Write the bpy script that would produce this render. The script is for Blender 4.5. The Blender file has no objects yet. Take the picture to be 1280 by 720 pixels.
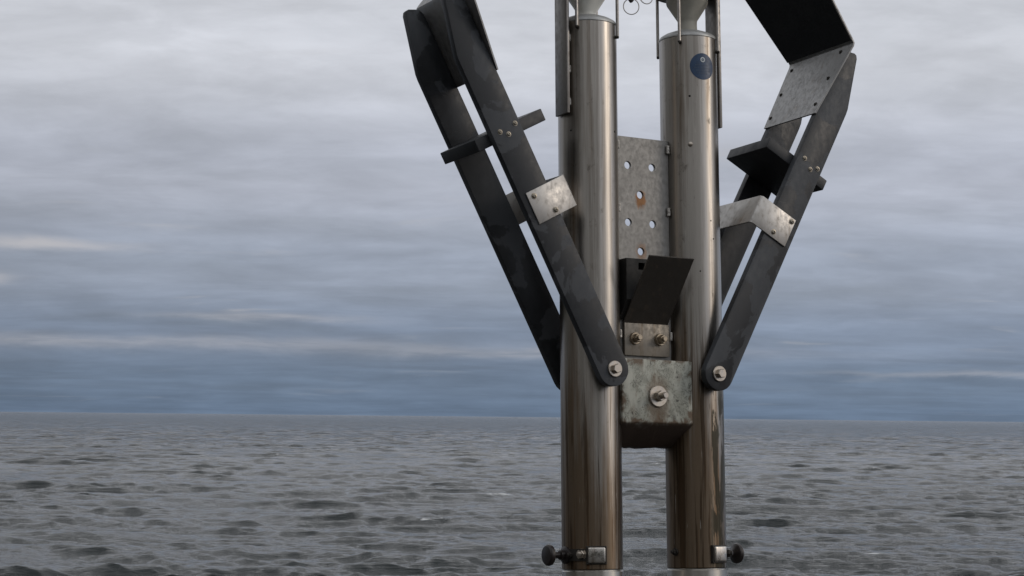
import bpy, bmesh, math, random
import numpy as np
from mathutils import Matrix, Vector

random.seed(7)
rad = math.radians
scene = bpy.context.scene
COL = scene.collection

# ------------------------------------------------------------------ camera
EYE = 9.0            # metres above the sea
DECK = 7.4           # top of the quay
FPX = 2392.0         # focal length in pixels of the 1280 px wide photograph
cam_data = bpy.data.cameras.new('camera')
cam_data.sensor_width = 36.0
cam_data.lens = 36.0 * FPX / 1280.0
cam_data.clip_start = 0.05
cam_data.clip_end = 80000.0
cam_data.dof.use_dof = True
cam_data.dof.focus_distance = 3.62
cam_data.dof.aperture_fstop = 56.0
cam = bpy.data.objects.new('camera', cam_data)
COL.objects.link(cam)
pitch = math.atan(160.5 / FPX)
cam.matrix_world = (Matrix.Translation((0, 0, EYE)) @ Matrix.Rotation(rad(90) + pitch, 4, 'X')
                    @ Matrix.Rotation(rad(0.58), 4, 'Z'))
scene.camera = cam

# ------------------------------------------------------------------ light
SUN_AZ = rad(97)      # measured clockwise from the view direction (+Y)
SUN_EL = rad(22)
to_sun = Vector((math.sin(SUN_AZ) * math.cos(SUN_EL), math.cos(SUN_AZ) * math.cos(SUN_EL), math.sin(SUN_EL)))
sl = bpy.data.lights.new('sun', 'SUN')
sl.energy = 0.5
sl.angle = rad(20)
sl.color = (1.0, 0.86, 0.71)
sun = bpy.data.objects.new('sun', sl)
sun.rotation_euler = to_sun.to_track_quat('Z', 'Y').to_euler()
COL.objects.link(sun)

scene.view_settings.view_transform = 'Standard'
scene.view_settings.look = 'None'
scene.view_settings.gamma = 1.0
scene.view_settings.exposure = 0.0
scene.view_settings.use_curve_mapping = False


class NT:
    """small helper round a node tree"""
    def __init__(self, tree):
        self.t = tree
        self.n = tree.nodes
        self.l = tree.links

    def new(self, typ, **kw):
        nd = self.n.new(typ)
        for k, v in kw.items():
            setattr(nd, k, v)
        return nd

    def put(self, sock, val):
        if hasattr(val, 'is_output'):
            self.l.new(val, sock)
        elif val is not None:
            sock.default_value = val

    def math(self, op, a, b=None, c=None, clamp=False):
        nd = self.new('ShaderNodeMath', operation=op, use_clamp=clamp)
        self.put(nd.inputs[0], a)
        if b is not None:
            self.put(nd.inputs[1], b)
        if c is not None:
            self.put(nd.inputs[2], c)
        return nd.outputs[0]

    def vmath(self, op, a, b=None):
        nd = self.new('ShaderNodeVectorMath', operation=op)
        self.put(nd.inputs[0], a)
        if b is not None:
            self.put(nd.inputs[1], b)
        return nd.outputs[0]

    def noise(self, vec, scale=1.0, detail=4.0, rough=0.55, dist=0.0):
        nd = self.new('ShaderNodeTexNoise')
        self.put(nd.inputs['Vector'], vec)
        nd.inputs['Scale'].default_value = scale
        nd.inputs['Detail'].default_value = detail
        nd.inputs['Roughness'].default_value = rough
        nd.inputs['Distortion'].default_value = dist
        return nd.outputs['Fac']

    def mapping(self, vec, scale=(1, 1, 1), loc=(0, 0, 0), rot=(0, 0, 0)):
        nd = self.new('ShaderNodeMapping')
        self.put(nd.inputs['Vector'], vec)
        nd.inputs['Scale'].default_value = scale
        nd.inputs['Location'].default_value = loc
        nd.inputs['Rotation'].default_value = rot
        return nd.outputs[0]

    def ramp(self, fac, stops, interp='LINEAR'):
        nd = self.new('ShaderNodeValToRGB')
        cr = nd.color_ramp
        cr.interpolation = interp
        while len(cr.elements) < len(stops):
            cr.elements.new(0.5)
        while len(cr.elements) > len(stops):
            cr.elements.remove(cr.elements[-1])
        for e, (p, c) in zip(cr.elements, stops):
            e.position = p
            e.color = (c, c, c, 1) if not isinstance(c, tuple) else (*c[:3], 1)
        self.put(nd.inputs[0], fac)
        return nd.outputs[0]

    def mix(self, fac, a, b, mode='MIX'):
        nd = self.new('ShaderNodeMix', data_type='RGBA', blend_type=mode)
        self.put(nd.inputs[0], fac)
        self.put(nd.inputs[6], (*a, 1) if isinstance(a, tuple) else a)
        self.put(nd.inputs[7], (*b, 1) if isinstance(b, tuple) else b)
        return nd.outputs[2]

    def maprange(self, v, a, b, c=0.0, d=1.0, smooth=True):
        nd = self.new('ShaderNodeMapRange', interpolation_type='SMOOTHSTEP' if smooth else 'LINEAR')
        self.put(nd.inputs[0], v)
        for i, x in enumerate((a, b, c, d)):
            nd.inputs[i + 1].default_value = x
        return nd.outputs[0]


def lin(r, g, b):
    f = lambda v: (v / 255 / 12.92) if v / 255 <= 0.04045 else ((v / 255 + 0.055) / 1.055) ** 2.4
    return (f(r), f(g), f(b))


# ------------------------------------------------------------------ sky (world)
world = bpy.data.worlds.new('World')
scene.world = world
world.use_nodes = True
N = NT(world.node_tree)
N.n.clear()
STR = 0.1
out = N.new('ShaderNodeOutputWorld')
bg = N.new('ShaderNodeBackground')
bg.inputs['Strength'].default_value = STR
N.l.new(bg.outputs[0], out.inputs[0])
sky = N.new('ShaderNodeTexSky', sky_type='NISHITA')
sky.sun_disc = False
sky.sun_elevation = SUN_EL
sky.sun_rotation = SUN_AZ
sky.air_density = 1.2
sky.dust_density = 2.0
tc = N.new('ShaderNodeTexCoord')
dirv = N.vmath('NORMALIZE', tc.outputs['Generated'])
sep = N.new('ShaderNodeSeparateXYZ')
N.l.new(dirv, sep.inputs[0])
zz = N.math('MAXIMUM', sep.outputs[2], 0.0)
den = N.math('ADD', zz, 0.085)
ux = N.math('DIVIDE', sep.outputs[0], den)
uy = N.math('DIVIDE', sep.outputs[1], den)
cmb = N.new('ShaderNodeCombineXYZ')
N.l.new(ux, cmb.inputs[0])
N.l.new(uy, cmb.inputs[1])
uv = cmb.outputs[0]
# cloud deck colour by height over the horizon: grey overhead, slate towards the rim
base = N.ramp(zz, [(0.0, lin(104, 121, 143)), (0.018, lin(111, 127, 148)), (0.040, lin(128, 141, 161)),
                   (0.075, lin(150, 159, 175)), (0.125, lin(179, 184, 197)), (0.19, lin(207, 210, 218)),
                   (0.30, lin(218, 219, 222)), (1.0, lin(218, 219, 222))], 'EASE')
warp = N.noise(N.mapping(uv, (0.35, 0.5, 1)), 1.0, 3, 0.5)
wv = N.new('ShaderNodeCombineXYZ')
N.l.new(N.math('MULTIPLY', N.math('SUBTRACT', warp, 0.5), 1.4), wv.inputs[1])
uvw = N.vmath('ADD', uv, wv.outputs[0])
n1 = N.noise(N.mapping(uvw, (1.1, 1.5, 1), (3.1, 1.7, 0), (0, 0, rad(-4))), 1.0, 5, 0.50)
n2 = N.noise(N.mapping(uvw, (3.2, 4.0, 1), (7.7, 4.2, 0), (0, 0, rad(3))), 1.0, 6, 0.6)
n3 = N.noise(N.mapping(uv, (0.45, 0.40, 1), (1.2, 9.1, 0)), 1.0, 4, 0.5)
# brightness of the layers
m1 = N.maprange(n1, 0.30, 0.70, 0.92, 1.075)
m2 = N.maprange(n2, 0.30, 0.72, 0.945, 1.05)
m3 = N.maprange(n3, 0.32, 0.68, 0.945, 1.05)
n4 = N.noise(N.mapping(dirv, (16, 16, 58), (2.2, 5.1, 0.7)), 1.0, 7, 0.58, 0.35)
m4 = N.maprange(n4, 0.32, 0.68, 0.935, 1.06)
mod = N.math('MULTIPLY', N.math('MULTIPLY', N.math('MULTIPLY', m1, m2), m3), m4)
# the whole deck is a little brighter on the sun's side
sd_ = N.new('ShaderNodeVectorMath', operation='DOT_PRODUCT')
N.l.new(dirv, sd_.inputs[0])
sd_.inputs[1].default_value = (math.sin(SUN_AZ), math.cos(SUN_AZ), 0)
mod = N.math('MULTIPLY', mod, N.math('MULTIPLY_ADD', sd_.outputs['Value'], 0.22, 1.02))
cl = N.mix(1.0, base, mod, 'MULTIPLY')
# pale, slightly pink wisps of a lower layer
w1 = N.noise(N.mapping(uvw, (1.2, 1.8, 1), (11.3, 2.4, 0), (0, 0, rad(2))), 1.0, 6, 0.55, 0.3)
wisp = N.math('MULTIPLY', N.maprange(w1, 0.60, 0.74, 0, 0.45), N.maprange(zz, 0.02, 0.06, 0.25, 1.0))
cl = N.mix(wisp, cl, lin(186, 186, 190))
# a few single streaks of low cloud: azimuth, elevation, half width, half height, strength
zw = N.math('MULTIPLY_ADD', N.math('SUBTRACT', n4, 0.5), 0.010, zz)
for x0, z0, wx, wz, st in ((-0.240, 0.0850, 0.040, 0.0026, 0.75), (-0.268, 0.0665, 0.012, 0.0030, 0.8), (-0.13, 0.0500, 0.045, 0.0018, 0.45),
                           (-0.21, 0.0360, 0.16, 0.0034, 0.38), (0.02, 0.0330, 0.12, 0.0028, 0.30), (0.24, 0.0240, 0.07, 0.0014, 0.30)):
    gx = N.math('POWER', N.math('DIVIDE', N.math('SUBTRACT', sep.outputs[0], x0), wx), 2.0)
    gz = N.math('POWER', N.math('DIVIDE', N.math('SUBTRACT', zw, z0), wz), 2.0)
    g = N.math('MULTIPLY', N.math('EXPONENT', N.math('MULTIPLY', N.math('ADD', gx, gz), -1.0)), st)
    g = N.math('MULTIPLY', N.math('MULTIPLY', g, N.maprange(sep.outputs[1], 0.0, 0.4)), N.maprange(n2, 0.3, 0.6, 0.55, 1.0))
    cl = N.mix(g, cl, lin(192, 190, 193))
# the clear sky shows faintly through
skyc = N.mix(1.0, sky.outputs[0], (STR, STR, STR), 'MULTIPLY')
veil = N.maprange(n1, 0.25, 0.55, 0.06, 0.02)
cl = N.mix(veil, cl, skyc)
cl10 = N.vmath('SCALE', cl)
cl10.node.inputs['Scale'].default_value = 1.0 / STR
N.l.new(cl10, bg.inputs['Color'])


# ------------------------------------------------------------------ materials
def new_mat(name):
    m = bpy.data.materials.new(name)
    m.use_nodes = True
    t = NT(m.node_tree)
    p = m.node_tree.nodes['Principled BSDF']
    return m, t, p


def bump(t, p, height, strength=0.3, dist=0.002):
    b = t.new('ShaderNodeBump')
    b.inputs['Strength'].default_value = strength
    b.inputs['Distance'].default_value = dist
    t.put(b.inputs['Height'], height)
    t.l.new(b.outputs[0], p.inputs['Normal'])
    return b


def tube_steel(name, seed, stain_c0, stain_c1, base=(0.42, 0.395, 0.365), dirt=1.0, runs=0.0):
    """brushed stainless steel with tea staining that grows between two heights, running in streaks"""
    m, t, p = new_mat(name)
    tc = t.new('ShaderNodeTexCoord')
    o = tc.outputs['Object']
    sp = t.new('ShaderNodeSeparateXYZ')
    t.l.new(o, sp.inputs[0])
    streak = t.noise(t.mapping(o, (60, 60, 1.6), (seed, seed * 2, 0)), 1.0, 6, 0.6)
    streak2 = t.noise(t.mapping(o, (150, 150, 2.4), (seed + 3, 0, seed)), 1.0, 4, 0.6)
    broad = t.noise(t.mapping(o, (20, 20, 2.2), (seed, 5, 2)), 1.0, 5, 0.6)
    mott = t.noise(t.mapping(o, (55, 55, 40), (0, seed, 4)), 1.0, 6, 0.65)
    low = t.maprange(sp.outputs[2], stain_c0, stain_c1, 0.0, 1.0)
    s = t.math('ADD', t.math('MULTIPLY', streak, 0.6), t.math('MULTIPLY', broad, 0.4))
    amt = t.math('MULTIPLY_ADD', low, 0.18, s)
    amt = t.math('MULTIPLY_ADD', t.math('MULTIPLY', sp.outputs[0], -3.2), low, amt)
    brown = t.maprange(amt, 0.49, 0.70, 0.0, 0.92 * dirt)
    rust = t.math('MULTIPLY', t.maprange(t.math('MULTIPLY_ADD', streak2, 0.7, t.math('MULTIPLY', broad, 0.4)), 0.55, 0.75, 0, 0.75), low)
    dark = t.math('MULTIPLY', t.maprange(mott, 0.55, 0.72, 0, 0.6 * dirt), t.maprange(streak, 0.45, 0.6))
    c = t.mix(t.maprange(t.math('MULTIPLY_ADD', broad, 0.6, t.math('MULTIPLY', streak2, 0.4)), 0.40, 0.60, 0, 0.6 * dirt + 0.1), base, tuple(x * 0.72 for x in base))
    c = t.mix(brown, c, (0.15, 0.108, 0.070))
    c = t.mix(rust, c, (0.13, 0.062, 0.024))
    c = t.mix(dark, c, (0.09, 0.08, 0.065))
    drip = t.noise(t.mapping(o, (105, 105, 2.6), (seed * 1.3, 2, 0)), 1.0, 5, 0.62)
    drip = t.math('MULTIPLY', t.maprange(drip, 0.53, 0.61, 0, 0.9 * dirt), t.maprange(low, 0.0, 0.6, 0.25, 1.0))
    c = t.mix(drip, c, (0.075, 0.052, 0.034))
    scr = t.noise(t.mapping(o, (300, 300, 14), (seed, 2, 0), (0, 0.06, 0)), 1.0, 3, 0.6)
    c = t.mix(t.maprange(scr, 0.68, 0.74, 0, 0.5 * dirt), c, (0.62, 0.59, 0.55))
    if runs:
        # black-green run marks down the right of the post
        rn = t.noise(t.mapping(o, (60, 60, 7), (1.7, 0.4, 2.2)), 1.0, 5, 0.62, 0.4)
        msk = t.math('MULTIPLY', t.maprange(sp.outputs[2], 0.02, -0.06), t.maprange(sp.outputs[0], -0.012, 0.004))
        rn = t.math('MULTIPLY', t.maprange(rn, 0.46, 0.50, 0, runs), msk)
        c = t.mix(rn, c, (0.050, 0.050, 0.040))
        dark = t.math('MAXIMUM', dark, rn)
    t.l.new(c, p.inputs['Base Color'])
    p.inputs['Metallic'].default_value = 1.0
    r = t.math('MULTIPLY_ADD', brown, 0.12, t.maprange(streak2, 0.3, 0.7, 0.30, 0.42))
    r = t.math('MULTIPLY_ADD', dark, 0.2, r)
    t.l.new(r, p.inputs['Roughness'])
    p.inputs['Anisotropic'].default_value = 0.55
    p.inputs['Anisotropic Rotation'].default_value = 0.25
    tg = t.new('ShaderNodeTangent', direction_type='RADIAL', axis='Z')
    t.l.new(tg.outputs[0], p.inputs['Tangent'])
    fine = t.noise(t.mapping(o, (40, 40, 900)), 1.0, 2, 0.5)
    bump(t, p, t.math('MULTIPLY_ADD', fine, 0.25, mott), 0.10, 0.0006)
    return m


def plate_steel(name, seed, base=(0.34, 0.33, 0.31), grime=0.5, rough=0.42, metallic=0.9, stain=(0.16, 0.13, 0.10)):
    m, t, p = new_mat(name)
    o = t.new('ShaderNodeTexCoord').outputs['Object']
    n = t.noise(t.mapping(o, (14, 14, 11), (seed, 0, 0)), 1.0, 7, 0.62)
    n2 = t.noise(t.mapping(o, (120, 120, 90), (0, seed, 0)), 1.0, 5, 0.6)
    st = t.noise(t.mapping(o, (70, 70, 6), (seed, seed, 0)), 1.0, 4, 0.6)
    c = t.mix(t.maprange(n, 0.35, 0.65, 0, 0.6), base, tuple(x * 0.80 for x in base))
    c = t.mix(t.math('MULTIPLY', t.maprange(n2, 0.56, 0.74), grime * 0.5), c, stain)
    c = t.mix(t.math('MULTIPLY', t.maprange(st, 0.55, 0.72), grime * 0.6), c, (0.20, 0.15, 0.10))
    t.l.new(c, p.inputs['Base Color'])
    p.inputs['Metallic'].default_value = metallic
    t.l.new(t.maprange(n2, 0.3, 0.7, rough - 0.06, rough + 0.16), p.inputs['Roughness'])
    bump(t, p, n2, 0.12, 0.0008)
    return m


def black_plastic(name, seed, dark=0.0145, pale=0.064, amount=1.0, rough=0.50):
    """weathered black polyethylene: dull with paler scuffed patches"""
    m, t, p = new_mat(name)
    o = t.new('ShaderNodeTexCoord').outputs['Object']
    n = t.noise(t.mapping(o, (11, 11, 9), (seed, 1, 0)), 1.0, 6, 0.55, 0.4)
    n2 = t.noise(t.mapping(o, (90, 90, 60), (0, seed, 0)), 1.0, 5, 0.65)
    patch = t.maprange(n, 0.515, 0.54, 0, 0.85 * amount)
    c = t.mix(t.maprange(n2, 0.35, 0.7, 0, 0.5), (dark, dark * 1.15, dark * 1.42), (dark * 1.9, dark * 2.2, dark * 2.7))
    c = t.mix(patch, c, (pale, pale * 1.10, pale * 1.26))
    scr = t.noise(t.mapping(o, (30, 30, 400), (seed, 0, 3), (0.5, 0.3, 0)), 1.0, 3, 0.6)
    c = t.mix(t.maprange(scr, 0.66, 0.74, 0, 0.25 * amount), c, (pale * 1.8, pale * 1.8, pale * 1.8))
    t.l.new(c, p.inputs['Base Color'])
    t.l.new(t.math('MULTIPLY_ADD', patch, 0.18, t.maprange(n2, 0.3, 0.7, rough - 0.06, rough + 0.08)), p.inputs['Roughness'])
    p.inputs['IOR'].default_value = 1.5
    bump(t, p, t.math('MULTIPLY_ADD', n, 0.6, n2), 0.10, 0.001)
    return m


def plain(name, col, rough=0.5, metallic=0.0, var=0.3, scale=60):
    m, t, p = new_mat(name)
    o = t.new('ShaderNodeTexCoord').outputs['Object']
    n = t.noise(t.mapping(o, (scale, scale, scale)), 1.0, 5, 0.6)
    t.l.new(t.mix(t.maprange(n, 0.35, 0.68, 0, var), col, tuple(x * 0.45 for x in col)), p.inputs['Base Color'])
    p.inputs['Metallic'].default_value = metallic
    t.l.new(t.maprange(n, 0.3, 0.7, max(rough - 0.06, 0.02), rough + 0.1), p.inputs['Roughness'])
    bump(t, p, n, 0.08, 0.0008)
    return m


# ------------------------------------------------------------------ object helpers
def tag(o, label=None, cat=None, group=None, kind=None):
    if label: o['label'] = label
    if cat: o['category'] = cat
    if group: o['group'] = group
    if kind: o['kind'] = kind
    return o


def mesh_obj(name, bm, mat, parent=None, smooth=30):
    bmesh.ops.recalc_face_normals(bm, faces=bm.faces[:])
    me = bpy.data.meshes.new(name)
    bm.to_mesh(me)
    bm.free()
    me.materials.append(mat)
    if smooth:
        me.shade_smooth()
        me.set_sharp_from_angle(angle=rad(smooth))
    o = bpy.data.objects.new(name, me)
    COL.objects.link(o)
    if parent is not None:
        o.parent = parent
    return o


def bevel_all(bm, w, seg=2, ang=30):
    bm.normal_update()
    ed = [e for e in bm.edges if len(e.link_faces) == 2 and e.calc_face_angle(0) > rad(ang)]
    if ed and w > 0:
        bmesh.ops.bevel(bm, geom=ed, offset=w, segments=seg, profile=0.5, affect='EDGES', clamp_overlap=True)


def prism(bm, lower, upper):
    """solid from two matching loops of 3-D points"""
    a = [bm.verts.new(p) for p in lower]
    b = [bm.verts.new(p) for p in upper]
    k = len(a)
    bm.faces.new(a[::-1])
    bm.faces.new(b)
    for i in range(k):
        j = (i + 1) % k
        bm.faces.new((a[i], a[j], b[j], b[i]))


def box(bm, x0, x1, y0, y1, z0, z1):
    prism(bm, [(x0, y0, z0), (x1, y0, z0), (x1, y1, z0), (x0, y1, z0)],
          [(x0, y0, z1), (x1, y0, z1), (x1, y1, z1), (x0, y1, z1)])


def frame_from(axis, up=None):
    z = Vector(axis).normalized()
    ref = Vector(up) if up is not None else (Vector((0, 0, 1)) if abs(z.z) < 0.9 else Vector((1, 0, 0)))
    x = ref.cross(z).normalized()
    y = z.cross(x)
    return x, y, z


def lathe(bm, origin, axis, prof, seg=48, up=None, cap0=True, cap1=True):
    """prof: list of (radius, height) along the axis"""
    x, y, z = frame_from(axis, up)
    o = Vector(origin)
    rings = []
    for r, h in prof:
        if r < 1e-6:
            rings.append([bm.verts.new(o + z * h)])
        else:
            rings.append([bm.verts.new(o + z * h + (x * math.cos(2 * math.pi * i / seg) + y * math.sin(2 * math.pi * i / seg)) * r)
                          for i in range(seg)])
    for A, B in zip(rings, rings[1:]):
        for i in range(seg):
            j = (i + 1) % seg
            if len(A) == 1 and len(B) > 1:
                bm.faces.new((A[0], B[j], B[i]))
            elif len(B) == 1 and len(A) > 1:
                bm.faces.new((A[i], A[j], B[0]))
            elif len(A) > 1:
                bm.faces.new((A[i], A[j], B[j], B[i]))
    if cap0 and len(rings[0]) > 1:
        bm.faces.new(rings[0][::-1])
    if cap1 and len(rings[-1]) > 1:
        bm.faces.new(rings[-1])


def tube_path(bm, pts, r, seg=10, closed=False):
    pts = [Vector(p) for p in pts]
    k = len(pts)
    rings = []
    prev = None
    for i, p in enumerate(pts):
        if closed:
            d = pts[(i + 1) % k] - pts[i - 1]
        else:
            d = pts[min(i + 1, k - 1)] - pts[max(i - 1, 0)]
        d.normalize()
        if prev is None:
            ref = Vector((0, 0, 1)) if abs(d.z) < 0.9 else Vector((1, 0, 0))
            x = ref.cross(d).normalized()
        else:
            x = (prev - d * prev.dot(d)).normalized()
        prev = x
        y = d.cross(x)
        rings.append([bm.verts.new(p + (x * math.cos(2 * math.pi * j / seg) + y * math.sin(2 * math.pi * j / seg)) * r) for j in range(seg)])
    n = k if closed else k - 1
    for i in range(n):
        A, B = rings[i], rings[(i + 1) % k]
        for j in range(seg):
            bm.faces.new((A[j], A[(j + 1) % seg], B[(j + 1) % seg], B[j]))
    if not closed:
        bm.faces.new(rings[0][::-1])
        bm.faces.new(rings[-1])


# ================================================================== THE SETTING
# ------------------------------------------------------------------ sea
def build_sea():
    rng = np.random.default_rng(11)
    fine = np.radians(np.arange(-22.0, 22.0001, 0.075))
    coarse = np.radians(np.arange(26.0, 334.5, 4.0))
    az = np.concatenate([fine, coarse])               # clockwise from +Y
    r = [4.0]
    while r[-1] < 80.0:
        r.append(r[-1] * 1.06)
    while r[-1] < 3200.0:
        r.append(r[-1] * (1 + (0.0019 if r[-1] < 270 else 0.0024 if r[-1] < 1050 else 0.0034)))
    while r[-1] < 40000.0:
        r.append(r[-1] * 1.08)
    r = np.array(r)
    A, Rr = np.meshgrid(az, r)
    X = Rr * np.sin(A)
    Y = Rr * np.cos(A)
    # resolution of the sheet at each vertex
    dr = np.gradient(r)
    sp_r = np.repeat(dr[:, None], len(az), 1)
    daz = np.where(np.arange(len(az)) < len(fine), math.radians(0.075), math.radians(4.0))
    sp_a = Rr * daz[None, :]
    sp = np.maximum(sp_r, sp_a)
    Z = np.zeros_like(X)
    DX = np.zeros_like(X)
    DY = np.zeros_like(X)
    comps = []
    wind = rad(193)            # travels towards the camera and to its left
    for i in range(140):
        u = (i + rng.random()) / 140.0
        lam = 0.36 * (26.0 / 0.36) ** u
        spread = rad(17 + 30 * (1 - u))
        th = wind + rng.normal() * spread
        k = 2 * math.pi / lam
        # slope per component, falling off for the longest waves
        slope = 0.0262 * (0.6 + 0.8 * rng.random())
        slope *= 1.0 + 0.35 * math.exp(-(math.log(lam / 3.2) / 0.5) ** 2)
        if lam > 6.0:
            slope *= (6.0 / lam) ** 0.52
        comps.append((k, th, slope / k, rng.random() * 2 * math.pi, lam))
    gust = np.zeros_like(X)
    for lam, a in ((37, .5), (61, .6), (110, .7), (23, .4)):
        th = rng.random() * 6.28
        gust += a * np.sin((X * math.sin(th) + Y * math.cos(th)) * 2 * math.pi / lam + rng.random() * 6)
    for lam, a in ((9, .45), (13, .45), (17, .5)):
        th = rng.random() * 6.28
        gust += a * np.sin((X * math.sin(th) + Y * math.cos(th)) * 2 * math.pi / lam + rng.random() * 6)
    gust = np.clip(1.0 + 0.27 * gust, 0.40, 1.8)
    for k, th, a, ph, lam in comps:
        att = np.clip((lam / sp - 1.7) / 1.8, 0, 1)
        live = att.max(axis=1) > 0
        if not live.any():
            continue
        hi = np.where(live)[0].max() + 1
        dx, dy = math.sin(th), math.cos(th)
        arg = k * (X[:hi] * dx + Y[:hi] * dy) + ph
        amp = a * att[:hi] * (gust[:hi] if lam < 9 else 1.0)
        Z[:hi] += amp * np.cos(arg)
        s = amp * np.sin(arg) * 1.0
        DX[:hi] -= s * dx
        DY[:hi] -= s * dy
    near = np.clip((Rr - 4.0) / 6.0, 0, 1)
    verts = np.stack([X + DX * near, Y + DY * near, Z], -1).reshape(-1, 3).astype(np.float32)
    nr, na = X.shape
    i = np.arange(nr - 1)[:, None]
    j = np.arange(na)[None, :]
    jn = (j + 1) % na
    quads = np.stack([i * na + j + 0 * jn, i * na + jn, (i + 1) * na + jn, (i + 1) * na + j + 0 * jn], -1).reshape(-1, 4)
    quads = quads[:, ::-1]
    me = bpy.data.meshes.new('sea')
    me.vertices.add(len(verts))
    me.vertices.foreach_set('co', verts.ravel())
    me.loops.add(quads.size)
    me.loops.foreach_set('vertex_index', quads.ravel().astype(np.int32))
    me.polygons.add(len(quads))
    me.polygons.foreach_set('loop_start', np.arange(0, quads.size, 4, dtype=np.int32))
    me.update(calc_edges=True)
    me.validate()
    me.shade_smooth()
    o = bpy.data.objects.new('sea', me)
    COL.objects.link(o)
    tag(o, kind='structure')
    m, t, p = new_mat('sea_water')
    geo = t.new('ShaderNodeTexCoord').outputs['Object']
    p.inputs['Base Color'].default_value = (0.022, 0.026, 0.027, 1)
    p.inputs['Roughness'].default_value = 0.05
    p.inputs['IOR'].default_value = 1.333
    r1 = t.noise(t.mapping(geo, (2.3, 7.0, 1), (0, 0, 0), (0, 0, rad(10))), 1.0, 6, 0.66, 0.4)
    r2 = t.noise(t.mapping(geo, (0.60, 1.9, 1), (4, 2, 0), (0, 0, rad(8))), 1.0, 5, 0.6, 0.2)
    r2 = t.math('SUBTRACT', 1.0, t.math('MULTIPLY', t.math('ABSOLUTE', t.math('SUBTRACT', r2, 0.5)), 2.0))
    # ripples; farther out, where the sheet is too coarse for them, the short waves as well
    far_d = t.new('ShaderNodeVectorMath', operation='LENGTH')
    t.l.new(geo, far_d.inputs[0])
    far = t.maprange(far_d.outputs['Value'], 250, 900, 0.0, 1.0)
    r3 = t.noise(t.mapping(geo, (0.09, 0.22, 1), (1, 6, 0), (0, 0, rad(8))), 1.0, 5, 0.6, 0.3)
    gst = t.maprange(t.noise(t.mapping(geo, (0.010, 0.004, 1), (3, 1, 0)), 1.0, 4, 0.6), 0.35, 0.65, 0.55, 1.35)
    h = t.math('ADD', t.math('MULTIPLY', r1, 0.13), t.math('MULTIPLY', r2, 0.17))
    h = t.math('ADD', t.math('MULTIPLY', h, gst), t.math('MULTIPLY', t.math('MULTIPLY', r3, far), 6.0))
    bump(t, p, h, 1.0, 0.9)
    t.l.new(t.maprange(far_d.outputs['Value'], 500, 2500, 0.05, 0.10), p.inputs['Roughness'])
    # small torn whitecaps
    foam = t.noise(t.mapping(geo, (0.16, 0.5, 1), (2.3, 8.0, 0), (0, 0, rad(12))), 1.0, 8, 0.72)
    sz = t.new('ShaderNodeSeparateXYZ')
    t.l.new(geo, sz.inputs[0])
    crest = t.maprange(sz.outputs[2], 0.38, 0.52)
    fm = t.math('MULTIPLY', t.maprange(foam, 0.60, 0.66), crest)
    t.l.new(t.mix(fm, (0.008, 0.014, 0.0155), (0.6, 0.62, 0.63)), p.inputs['Base Color'])
    me.materials.append(m)
    return o


build_sea()

# ------------------------------------------------------------------ quay under the stand and an added, unseen hill behind the camera
m, t, p = new_mat('quay_concrete')
o_ = t.new('ShaderNodeTexCoord').outputs['Object']
n_ = t.noise(o_, 1.3, 8, 0.6)
n2_ = t.noise(o_, 22, 6, 0.6)
c_ = t.mix(t.maprange(n_, 0.35, 0.65), (0.060, 0.056, 0.050), (0.035, 0.033, 0.030))
c_ = t.mix(t.maprange(n2_, 0.5, 0.7, 0, 0.5), c_, (0.022, 0.021, 0.020))
t.l.new(c_, p.inputs['Base Color'])
p.inputs['Roughness'].default_value = 0.85
bump(t, p, n2_, 0.4, 0.006)
QUAY = m
bm = bmesh.new()
box(bm, -34, 34, -48, 5.4, -1.5, DECK)
bevel_all(bm, 0.04, 2)
tag(mesh_obj('quay_ground', bm, QUAY), kind='structure')


def build_added_hillside():  # unseen slope, added and shaped to give the posts dark reflections
    m, t, p = new_mat('added_dark_slope')
    o = t.new('ShaderNodeTexCoord').outputs['Object']
    n = t.noise(o, 0.12, 8, 0.65)
    n2 = t.noise(o, 0.9, 5, 0.6)
    c = t.mix(t.maprange(n, 0.4, 0.6), (0.036, 0.040, 0.026), (0.058, 0.052, 0.040))
    c = t.mix(t.maprange(n2, 0.45, 0.65, 0, 0.7), c, (0.028, 0.030, 0.016))
    t.l.new(c, p.inputs['Base Color'])
    p.inputs['Roughness'].default_value = 0.9
    rng = np.random.default_rng(5)
    bm = bmesh.new()
    az = np.radians(np.arange(128, 306.1, 1.5))
    rr = [40, 44, 50, 58, 68, 82, 100, 130, 180, 260, 420]
    hh = [7.6, 12, 16, 22, 28, 35, 43, 52, 64, 76, 84]
    grid = []
    for r0, h0 in zip(rr, hh):
        row = []
        for a in az:
            edge = min(1.0, min(a - az[0], az[-1] - a) / rad(16))
            edge = edge * edge * (3 - 2 * edge)
            wob = 1 + 0.16 * math.sin(a * 9 + r0 * .05) + 0.10 * math.sin(a * 23 + 1) + rng.normal() * 0.05
            row.append(bm.verts.new((r0 * math.sin(a), r0 * math.cos(a), -1.0 + (h0 * wob + 1.0) * edge)))
        grid.append(row)
    for A, B in zip(grid, grid[1:]):
        for i in range(len(A) - 1):
            bm.faces.new((A[i], A[i + 1], B[i + 1], B[i]))
    tag(mesh_obj('added_hillside', bm, m), kind='structure')


build_added_hillside()

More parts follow.
